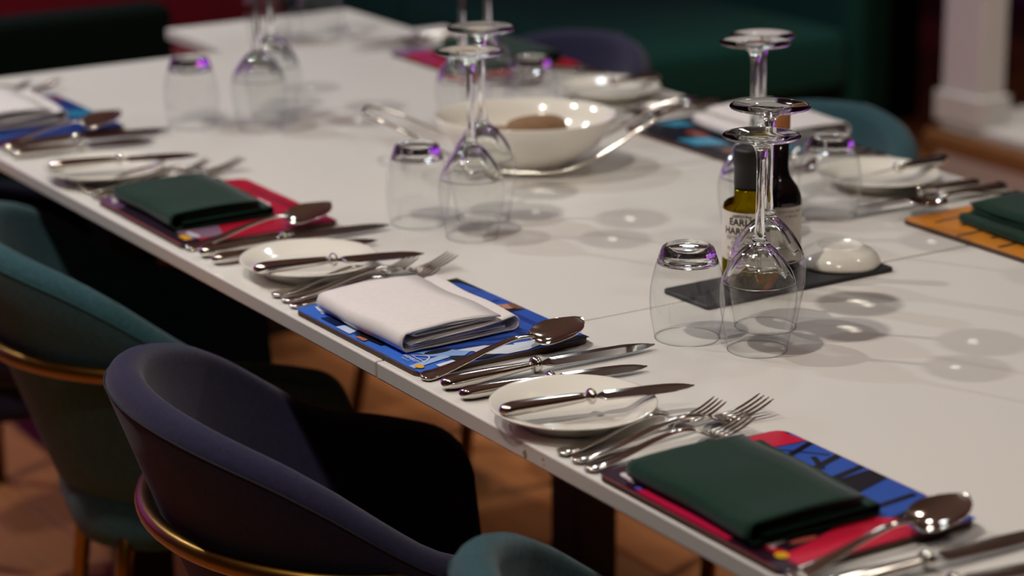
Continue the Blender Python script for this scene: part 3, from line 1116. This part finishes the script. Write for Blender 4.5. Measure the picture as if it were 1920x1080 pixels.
near_names = [(0.397, 'nearest the camera'), (-0.1945, 'at the blue placemat'), (-0.757, 'at the red and black placemat'), (-1.397, 'at the far left placemat')]
jit = {0: (0, 0, 0), 1: (0.0, 0.008, 0.02), 2: (-0.012, 0.015, -0.02), 3: (0.0, 0.012, 0.01)}
for n, (x0, where) in enumerate(near_names):
    jx, jy, ja = jit[n]
    if n < 3:
        yp = {0: 0.070, 1: 0.094, 2: 0.076}[n]
        which = {0: 'white side plate nearest the camera, left of the dark green napkin', 1: 'white side plate between the red and the blue placemats',
                 2: 'blurred white side plate left of the red and black placemat'}[n]
        plate({0: 0.258, 1: -0.326, 2: -0.876}[n], yp, which)
        knife(KB, 'butter_knife', ({0: 0.257, 1: -0.297, 2: -0.886}[n], {0: -0.011, 1: 0.009, 2: 0.002}[n], TZ + 0.0182), {0: -0.194, 1: -0.24, 2: -0.25}[n],
              'small butter knife lying across the side plate ' + {0: 'nearest the camera', 1: 'left of the blue placemat', 2: 'at far left'}[n], 'butter knives', tilt=(0.004, 0))
    fork(FS_, (x0 - 0.063 + jx, 0.004 + jy, TZ), 0.055 + ja, 'small outer fork ' + where + ', next to the side plate', 'forks')
    fork(FL_, (x0 - 0.040 + jx, 0.004 + jy, TZ), 0.070 + ja, 'long dinner fork ' + where + ', second of three', 'forks')
    fork(FS_, (x0 - 0.016 + jx * 0.5, 0.002 + jy, TZ), 0.045, 'small inner fork ' + where, 'forks')
    jk = {0: 0, 1: 0, 2: 0.006, 3: 0.0}[n]
    put('dessert_spoon', (('handle', SP_[0]), ('bowl', SP_[1])), (x0 + 0.274 - jk, -0.001 + jy, TZ), 0.075 + ja * 0.3,
        'dessert spoon ' + where + ', leaning over the mat edge', 'spoon', 'spoons', tilt=(0.055, 0.22))
    knife(KN, 'table_knife', (x0 + 0.312 - jk, 0.002 + jy * 0.8, TZ), -0.03 + ja * 0.3, 'long table knife ' + where + ', beside the spoon', 'table knives')
    knife(KS, 'starter_knife', (x0 + 0.346 - jk, 0.002 + jy * 0.8, TZ), -0.13 + ja * 0.3, 'short starter knife ' + where + ', outside the long knife', 'starter knives')

# ------------------------------------------------------------------ far place settings (turned round)
YF = 1.019
orange_shapes = [('#12222e', [(0, 0), (MW, 0), (MW, 0.09), (0.0, 0.13)])]
for xx, y0, y1 in ((0.235, 0.085, 0.185), (0.205, 0.12, 0.17), (0.172, 0.10, 0.207), (0.142, 0.13, 0.18), (0.108, 0.095, 0.2), (0.075, 0.12, 0.175), (0.04, 0.10, 0.207)):
    orange_shapes += [('#12303a', bar(xx, y0, xx - 0.006, y1, 0.005)), ('#12303a', ell(xx, y0, 0.006, 0.009))]
orange_shapes += [('#d98a2c', [(0.20, 0.07), (0.25, 0.07), (0.25, 0.1), (0.2, 0.095)]), ('#3d4654', blob(0.12, 0.10, 0.04, 0.018, 5)), ('#1d2630', blob(0.06, 0.12, 0.03, 0.015, 6))]
placemat(0.145, YF - 0.013, PI, 'orange and dark placemat across the table at the right edge', '#d98a2c', orange_shapes)
cy = [('#1e2430', [(0, 0), (MW, 0), (MW, MH), (0, MH)]), ('#3f9fc6', [(0.09, 0.15), (0.14, 0.15), (0.155, 0.195), (0.11, 0.195)]), ('#8a5348', blob(0.05, 0.17, 0.02, 0.016, 2)), ('#8a4038', blob(0.17, 0.15, 0.02, 0.014, 3)),
      ('#3f9fc6', [(0.21, 0.12), (0.25, 0.12), (0.255, 0.16), (0.22, 0.15)]), ('#8a6f6a', blob(0.255, 0.195, 0.01, 0.012, 9)), ('#3f9fc6', [(0.0, 0.04), (0.03, 0.05), (0.03, 0.14), (0.0, 0.14)]), ('#b06a58', blob(0.03, 0.16, 0.014, 0.014, 4))]
placemat(-0.466, YF - 0.003, PI, 'dark placemat with cyan patches across the table, behind the bottles', '#242430', cy)
rr_ = [('#c0203a', [(0, 0), (MW, 0), (MW, MH), (0, MH)]), ('#8c5fa0', [(0.235, 0.12), (MW, 0.12), (MW, MH), (0.225, MH)]), ('#b03a7a', blob(0.17, 0.185, 0.025, 0.016, 3))]
placemat(-1.14, YF - 0.009, PI, 'red and violet placemat at the far end of the opposite side', '#a82038', rr_)
napkin(0.145 - 0.03, YF - 0.04, PI, NG, 'napgreen', 'dark green napkin on the orange placemat across the table')
napkin(-0.466 - 0.03, YF + 0.012, PI, NW2, 'napwhite', 'blurred white napkin on the dark and cyan placemat across the table')
napkin(-1.14 - 0.03, YF - 0.03, PI, NG, 'napgreen', 'blurred dark green napkin on the red placemat at the far end')
for n, (X0, where) in enumerate([(0.145, 'across the table at the orange placemat'), (-0.466, 'across the table at the cyan placemat'), (-1.14, 'across the table at the violet placemat')]):
    if n:
        plate({1: -0.281, 2: -0.928}[n], {1: 0.898, 2: 0.914}[n], {1: 'blurred white side plate across the table, right of the inverted tumbler', 2: 'blurred white side plate across the table, behind the bread bowl'}[n])
        knife(KB, 'butter_knife', ({1: -0.27, 2: -0.92}[n], YF - 0.015, TZ + 0.0182), PI + 0.12, 'small butter knife lying on the plate ' + {1: 'across the table at right', 2: 'across the table behind the bread bowl'}[n], 'butter knives', tilt=(0.004, 0))
        fork(FS_, (X0 + 0.063, YF - 0.006, TZ), PI + 0.05, 'small outer fork ' + where + ', next to the side plate', 'forks')
        fork(FL_, (X0 + 0.040, YF - 0.006, TZ), PI + 0.06, 'long dinner fork ' + where + ', second of three', 'forks')
        fork(FS_, (X0 + 0.016, YF - 0.006, TZ), PI + 0.03, 'small inner fork ' + where, 'forks')
    put('dessert_spoon', (('handle', SP_[0]), ('bowl', SP_[1])), (X0 - 0.288, YF - 0.003, TZ), PI + 0.05, 'dessert spoon ' + where + ', beside the knives', 'spoon', 'spoons', tilt=(0.028, 0))
    knife(KN, 'table_knife', (X0 - 0.312, YF - 0.006, TZ), PI - 0.03, 'long table knife ' + where + ', beside the spoon', 'table knives')
    knife(KS, 'starter_knife', (X0 - 0.346, YF - 0.02, TZ), PI - 0.05, 'short starter knife ' + where + ', outside the long knife', 'starter knives')

# ================================================================== glassware (all standing upside down)
def wine_glass_proto(H, rim, belly, foot, name, label):
    """upside-down: rim on z=0, foot at z=H"""
    t = empty(name, (0, 0, 0), 0, label, 'wine glass', 'upturned wine glasses')
    hb = 0.118 * H / 0.226                    # bowl height
    tab = [(0.0, rim), (0.18, rim + (belly - rim) * 0.42), (0.36, belly * 0.965), (0.5, belly), (0.64, belly * 0.94), (0.78, belly * 0.745), (0.90, belly * 0.46), (0.965, belly * 0.23), (1.0, 0.007)]
    outer = lambda u: sm_interp(tab, u)
    cut = 0.62
    child(t, 'bowl', mesh('bowl', *lathe([(outer(cut * i / 30), hb * cut * i / 30) for i in range(31)], 96)), 'thin')
    child(t, 'rim', mesh('rim', *lathe([(rim + 0.0006 * math.cos(a), 0.0007 + 0.0006 * math.sin(a)) for a in [2 * PI * k / 8 for k in range(8)]], 64, True)), 'glass')
    # thick shoulder of the bowl, stem and foot: one solid of glass
    wall = lambda u: 0.00015 + 0.0030 * smoothstep(cut, 0.97, u)
    inner = []
    for i in range(31):                       # inner surface up to the apex
        q = i / 30
        u = cut + (0.955 - cut) * q
        inner.append((max(0.0, (outer(u) - wall(u)) * (1 - q ** 10)), hb * (u + 0.003 * q)))
    outer_p = [(outer(cut + (1 - cut) * i / 30), hb * (cut + (1 - cut) * i / 30)) for i in range(31)]
    hs = H - 0.0085
    stem = [(0.0058, hb + 0.006), (0.0047, hb + 0.02), (0.0043, hb + (hs - hb) * 0.5), (0.0046, hs - 0.018), (0.0058, hs - 0.009), (0.0085, hs - 0.003), (0.0135, hs + 0.0005),
            (foot * 0.6, hs + 0.0042), (foot * 0.93, hs + 0.0062), (foot * 0.99, hs + 0.0068), (foot, hs + 0.0076), (foot * 0.985, hs + 0.0084), (foot * 0.9, hs + 0.0085), (foot * 0.5, hs + 0.0076), (foot * 0.2, hs + 0.0055), (0.0, hs + 0.0048)]
    full = inner[::-1] + outer_p + stem
    V, F = lathe(full, 96)
    ni = len(inner)
    W2 = []
    for k, (x, y, z) in enumerate(V):          # slightly wavy inside, as in pressed glass
        row, col = divmod(k, 96)
        if 1 < row < ni - 1:
            a = 2 * PI * col / 96
            q = (ni - 1 - row) / (ni - 1)
            f = 1 + (0.030 * math.sin(5 * a + 1.0) + 0.022 * math.sin(9 * a + 2.0) + 0.015 * math.sin(14 * a)) * q * q * (1 - q) * 4
            x, y = x * f, y * f
        W2.append((x, y, z))
    child(t, 'stem_and_foot', mesh('stem_and_foot', W2, F), 'glass')
    return t


def tumbler_proto(label):
    t = empty('tumbler', (0, 0, 0), 0, label, 'tumbler', 'upturned water tumblers')
    tab = [(0.0, 0.0335), (0.015, 0.0365), (0.035, 0.0392), (0.055, 0.0385), (0.075, 0.0345), (0.088, 0.0305), (0.095, 0.0282), (0.0985, 0.0262), (0.1, 0.0235)]
    hi = 0.082
    child(t, 'wall', mesh('wall', *lathe([(sm_interp(tab, hi * i / 30), hi * i / 30) for i in range(31)], 64)), 'thin')
    child(t, 'rim', mesh('rim', *lathe([(0.0335 + 0.0007 * math.cos(a), 0.0008 + 0.0007 * math.sin(a)) for a in [2 * PI * k / 8 for k in range(8)]], 64, True)), 'glass')
    prof = [(0.0, 0.0868), (0.018, 0.0864), (0.026, 0.0852), (0.0295, 0.0835), (sm_interp(tab, hi) - 0.0012, hi)]
    prof += [(sm_interp(tab, hi + (0.1 - hi) * i / 10), hi + (0.1 - hi) * i / 10) for i in range(11)]
    prof += [(0.0225, 0.1004), (0.021, 0.0998), (0.018, 0.0982), (0.0, 0.0976)]
    child(t, 'base', mesh('base', *lathe(prof, 64)), 'glass')
    return t


wg_s = wine_glass_proto(0.226, 0.0305, 0.0397, 0.0395, 'wine_glass', 'upturned white wine glass in front, nearest the camera')
wg_s.location = (0.181, 0.347, TZ)
wg_l = wine_glass_proto(0.2385, 0.0322, 0.0415, 0.0420, 'wine_glass', 'taller upturned wine glass just behind the nearest one')
wg_l.location = (0.122, 0.403, TZ)
tu = tumbler_proto('upturned water tumbler nearest the camera, left of the wine glasses')
tu.location = (0.108, 0.311, TZ)
copy_tree(wg_s, (-0.358, 0.330, TZ), 0, 'upturned smaller wine glass in the middle trio, left of the bread bowl')
copy_tree(wg_l, (-0.424, 0.386, TZ), 0, 'taller upturned wine glass in the middle trio, left of the bread bowl')
copy_tree(tu, (-0.449, 0.308, TZ), 0, 'upturned tumbler in the middle trio, left of the bread bowl')
copy_tree(wg_s, (-1.03, 0.38, TZ), 0, 'upturned smaller wine glass of the blurred trio at far left')
copy_tree(wg_l, (-1.092, 0.433, TZ), 0, 'taller upturned wine glass of the blurred trio at far left')
copy_tree(tu, (-1.105, 0.308, TZ), 0, 'blurred upturned tumbler at far left')
copy_tree(wg_l, (-0.165, 0.604, TZ), 0, 'taller upturned wine glass behind the oil bottle')
copy_tree(wg_s, (-0.249, 0.680, TZ), 0, 'smaller upturned wine glass behind the oil bottle')
copy_tree(tu, (-0.2, 0.75, TZ), 0, 'upturned tumbler right of the dark vinegar bottle')
copy_tree(wg_l, (-0.908, 0.690, TZ), 0, 'taller upturned wine glass behind the bread bowl')
copy_tree(wg_s, (-0.862, 0.620, TZ), 0, 'smaller upturned wine glass behind the bread bowl')
copy_tree(tu, (-0.83, 0.715, TZ), 0, 'blurred upturned tumbler behind the bread bowl')
copy_tree(wg_l, (-1.62, 0.69, TZ), 0, 'blurred upturned wine glass at the far left top, on the table end')
copy_tree(tu, (-1.60, 0.777, TZ), 0, 'blurred upturned tumbler at the far left top, on the table end')

# ================================================================== oil, vinegar, dish, slate
sl = link('slate_tile', bevel(mesh('slate_tile', *loft([[(a, b, z) for a, b in rrect(0.082, 0.268, 0.006, 4)] for z in (0, 0.005)])), 0.001, 1), 'slate')
sl.location = (0.000, 0.518, TZ + 0.0002)
sl.rotation_euler = (0, 0, 0.02)
tag(sl, 'black slate tile under the bottles and the dish', 'slate tile')
SZ = TZ + 0.0055


def label_wrap(t, name, R, z0, z1, a0, a1, key, n=30):
    V, F = [], []
    for i in range(n + 1):
        a = a0 + (a1 - a0) * i / n
        V += [(R * math.cos(a), R * math.sin(a), z0), (R * math.cos(a), R * math.sin(a), z1)]
    for i in range(n):
        F.append((2 * i, 2 * i + 2, 2 * i + 3, 2 * i + 1))
    me = bpy.data.meshes.new(name)
    me.from_pydata(V, [], F)
    return child(t, name, me, key)


def wrap_text(parent, lines, R, acen):
    """lines: (text, size, z, key, x-offset, arc)"""
    for s, size, z, key, xo, arc in lines:
        tv, tf = text_mesh(s, size, bold=0.022 if key == 'ink' else 0.004)
        V = []
        for a, b, _ in tv:
            ang = acen + (a + xo) / R
            V.append((R * math.cos(ang), R * math.sin(ang), z + b - arc * (a / 0.02) ** 2))
        me = bpy.data.meshes.new('lettering')
        me.from_pydata(V, [], tf)
        child(parent, 'lettering', me, key, False)


ob = empty('oil_bottle', (0.008, 0.466, SZ), 0, 'olive oil bottle with a black cap and cream label', 'bottle')
R = 0.0285
body = [(0.0, 0.001), (R - 0.003, 0.0), (R, 0.003), (R, 0.0915), (R - 0.0008, 0.0955), (R - 0.004, 0.0985), (R - 0.0095, 0.1005), (R - 0.0105, 0.102), (R - 0.012, 0.1035), (R - 0.012, 0.1145), (0.0, 0.1145)]
child(ob, 'glass_body', mesh('glass_body', *lathe(body, 56)), 'oil')
child(ob, 'cap', mesh('cap', *lathe([(0.0, 0.1147), (0.0168, 0.1147), (0.017, 0.116), (0.017, 0.138), (0.0180, 0.139), (0.0180, 0.1555), (0.0165, 0.1585), (0.0, 0.159)], 48)), 'cap')
# direction from the bottle to the open side of the table
va = math.atan2(-1.1267 - 0.466, 2.0763 - 0.008)
lb = label_wrap(ob, 'label', R + 0.0003, 0.036, 0.0905, va - 1.9, va + 1.9, 'label')
wrap_text(lb, [('ARBEQUINA', 0.0042, 0.0858, 'ink', -0.002, 0.004), ('EARLY', 0.0108, 0.0765, 'ink', -0.002, 0.0), ('HARVEST', 0.0108, 0.0662, 'ink', -0.0015, 0.0),
               ('EXTRA VIRGIN', 0.0060, 0.0600, 'inkgrey', -0.001, 0.0), ('OLIVE OIL', 0.0060, 0.0542, 'inkgrey', -0.001, 0.0), ('Premium Quality', 0.0052, 0.0480, 'inkred', -0.002, 0.0),
               ('250', 0.0042, 0.0405, 'inkred', -0.017, 0.0), ('ml', 0.0042, 0.0370, 'inkred', -0.017, 0.0), ('100%', 0.004, 0.0395, 'inkgrey', 0.000, 0.0)], R + 0.0006, va - 0.2)

vb = empty('vinegar_bottle', (-0.018, 0.529, SZ), 0, 'dark balsamic vinegar bottle with a long neck and wooden stopper', 'bottle')
R2 = 0.0248
child(vb, 'glass_body', mesh('glass_body', *lathe([(0.0, 0.001), (R2 - 0.003, 0.0), (R2, 0.003), (R2, 0.0855), (R2 - 0.0012, 0.092), (R2 - 0.005, 0.1005), (R2 - 0.0105, 0.108), (R2 - 0.0140, 0.114), (R2 - 0.0155, 0.122), (0.0088, 0.163), (0.0, 0.163)], 56)), 'balsamic')
child(vb, 'collar', mesh('collar', *lathe([(0.0, 0.1632), (0.0092, 0.1632), (0.0092, 0.1668), (0.0, 0.1668)], 40)), 'label')
child(vb, 'stopper', mesh('stopper', *lathe([(0.0, 0.167), (0.0098, 0.167), (0.010, 0.168), (0.010, 0.186), (0.009, 0.1885), (0.0, 0.189)], 40)), 'cork')
lv = label_wrap(vb, 'label', R2 + 0.0003, 0.02, 0.0815, va - 1.6, va + 1.9, 'label')
wrap_text(lv, [('ACETO BALSAMICO', 0.0036, 0.0755, 'inkgrey', 0.006, 0.0), ('di Modena', 0.004, 0.07, 'inkgrey', 0.006, 0.0)], R2 + 0.0006, va + 0.35)

dp = [(0.0, 0.0198), (0.021, 0.02), (0.0245, 0.0216), (0.0265, 0.022), (0.028, 0.0212), (0.0295, 0.0195), (0.0375, 0.0162), (0.0445, 0.0104), (0.0478, 0.0034), (0.0485, 0.0), (0.0467, 0.0), (0.044, 0.0066), (0.0365, 0.0136), (0.026, 0.017), (0.0, 0.0176)]
dd = link('dipping_dish', mesh('dipping_dish', *lathe(dp, 64)), 'china', smooth=True)
dd.location = (-0.012, 0.612, SZ + 0.0003)
tag(dd, 'small white dish turned upside down on the slate tile', 'dish')
tv, tf = text_mesh('PORCELAIN', 0.006)
me = bpy.data.meshes.new('maker_stamp')
me.from_pydata([(a, b - 0.002, 0.02006) for a, b, _ in tv], [], tf)
st = link('maker_stamp', me, 'inkgrey', dd)
st.rotation_euler = (0, 0, 0.98)

# ================================================================== bread bowl with wire cradle
BX, BY = -0.618, 0.571
bb = empty('bread_bowl', (BX, BY, TZ), 0, 'white oval bowl on the table, held by chrome wire', 'bowl')
ang_b = math.atan2(0.85, 0.53)


def oval(prof, n=56, ax=1.13, ay=0.95):
    V, F = lathe(prof, n)
    out = []
    for x, y, z in V:
        x2, y2 = x * ax, y * ay
        out.append((x2 * math.cos(ang_b) - y2 * math.sin(ang_b), x2 * math.sin(ang_b) + y2 * math.cos(ang_b), z))
    return out, F


bp_ = [(0.0, 0.004), (0.036, 0.004), (0.038, 0.0), (0.043, 0.0), (0.046, 0.006), (0.066, 0.018), (0.088, 0.036), (0.103, 0.058), (0.108, 0.072), (0.1075, 0.074), (0.106, 0.0735), (0.100, 0.058), (0.085, 0.039), (0.064, 0.023), (0.044, 0.0115), (0.0, 0.010)]
child(bb, 'bowl', mesh('bowl', *oval(bp_)), 'china')


def cradle_pts():
    pts = []
    # loop at the left end, rods under the rim, long rods rising to the right
    for s, w, z in ((-0.215, 0.000, 0.078), (-0.213, 0.018, 0.080), (-0.195, 0.034, 0.074), (-0.16, 0.042, 0.060), (-0.11, 0.048, 0.034), (-0.05, 0.054, 0.012), (0.02, 0.056, 0.006), (0.07, 0.052, 0.014), (0.12, 0.044, 0.040), (0.16, 0.036, 0.066), (0.195, 0.028, 0.082), (0.218, 0.016, 0.088), (0.222, 0.0, 0.089)):
        pts.append((s, w, z))
    back = [(s, -w, z) for s, w, z in pts[1:-1]][::-1]
    return pts + back


def fine(pts, k=4, closed=True):
    out = []
    n = len(pts)
    for i in range(n):
        p0, p1, p2, p3 = [Vector(pts[(i + d) % n]) for d in (-1, 0, 1, 2)]
        for j in range(k):
            t = j / k
            out.append(0.5 * ((2 * p1) + (-p0 + p2) * t + (2 * p0 - 5 * p1 + 4 * p2 - p3) * t * t + (-p0 + 3 * p1 - 3 * p2 + p3) * t**3))
    return out


wp = [(s * math.cos(ang_b) - w * math.sin(ang_b), s * math.sin(ang_b) + w * math.cos(ang_b), z) for s, w, z in cradle_pts()]
child(bb, 'wire_cradle', mesh('wire_cradle', *tube(fine(wp), 0.0026, 8, True)), 'steel')
br = []
for k, (s, w, rz, sc) in enumerate([(-0.035, 0.0, 0.1, 1.0), (0.015, 0.012, 0.35, 0.9), (0.04, -0.012, -0.2, 0.75)]):
    rings = []
    for i in range(11):
        a = PI * i / 10
        q = math.sin(a) ** 0.5 if 0 < i < 10 else 0.05
        rings.append([(-0.045 * math.cos(a) * sc, 0.026 * q * sc * math.cos(b), 0.02 + 0.018 * q * sc * math.sin(b)) for b in [2 * PI * j / 14 for j in range(14)]])
    o = link('bread_roll', mesh('bread_roll', *loft(rings)), 'bread', smooth=True)
    ca, sa = math.cos(ang_b), math.sin(ang_b)
    o.location = (BX + s * ca - w * sa, BY + s * sa + w * ca, TZ + 0.019 + (0.014 if k == 1 else 0))
    o.rotation_euler = (0, 0, ang_b + rz)
    tag(o, ['brown bread roll at the left side of the white bowl', 'brown bread roll in the middle of the white bowl', 'brown bread roll at the right side of the white bowl'][k], 'bread', 'bread rolls in the bowl')

# light bent by the glass feet and shoulders
for o in bpy.data.objects:
    if o.type == 'MESH' and o.parent and o.parent.name.split('.')[0] in ('wine_glass', 'tumbler') and o.name.split('.')[0] in ('stem_and_foot', 'base'):
        o.cycles.is_caustics_caster = True
    elif o.type == 'MESH' and o.name.startswith('tabletop'):
        o.cycles.is_caustics_receiver = True
    elif o.type == 'LIGHT':
        o.data.cycles.is_caustics_light = True
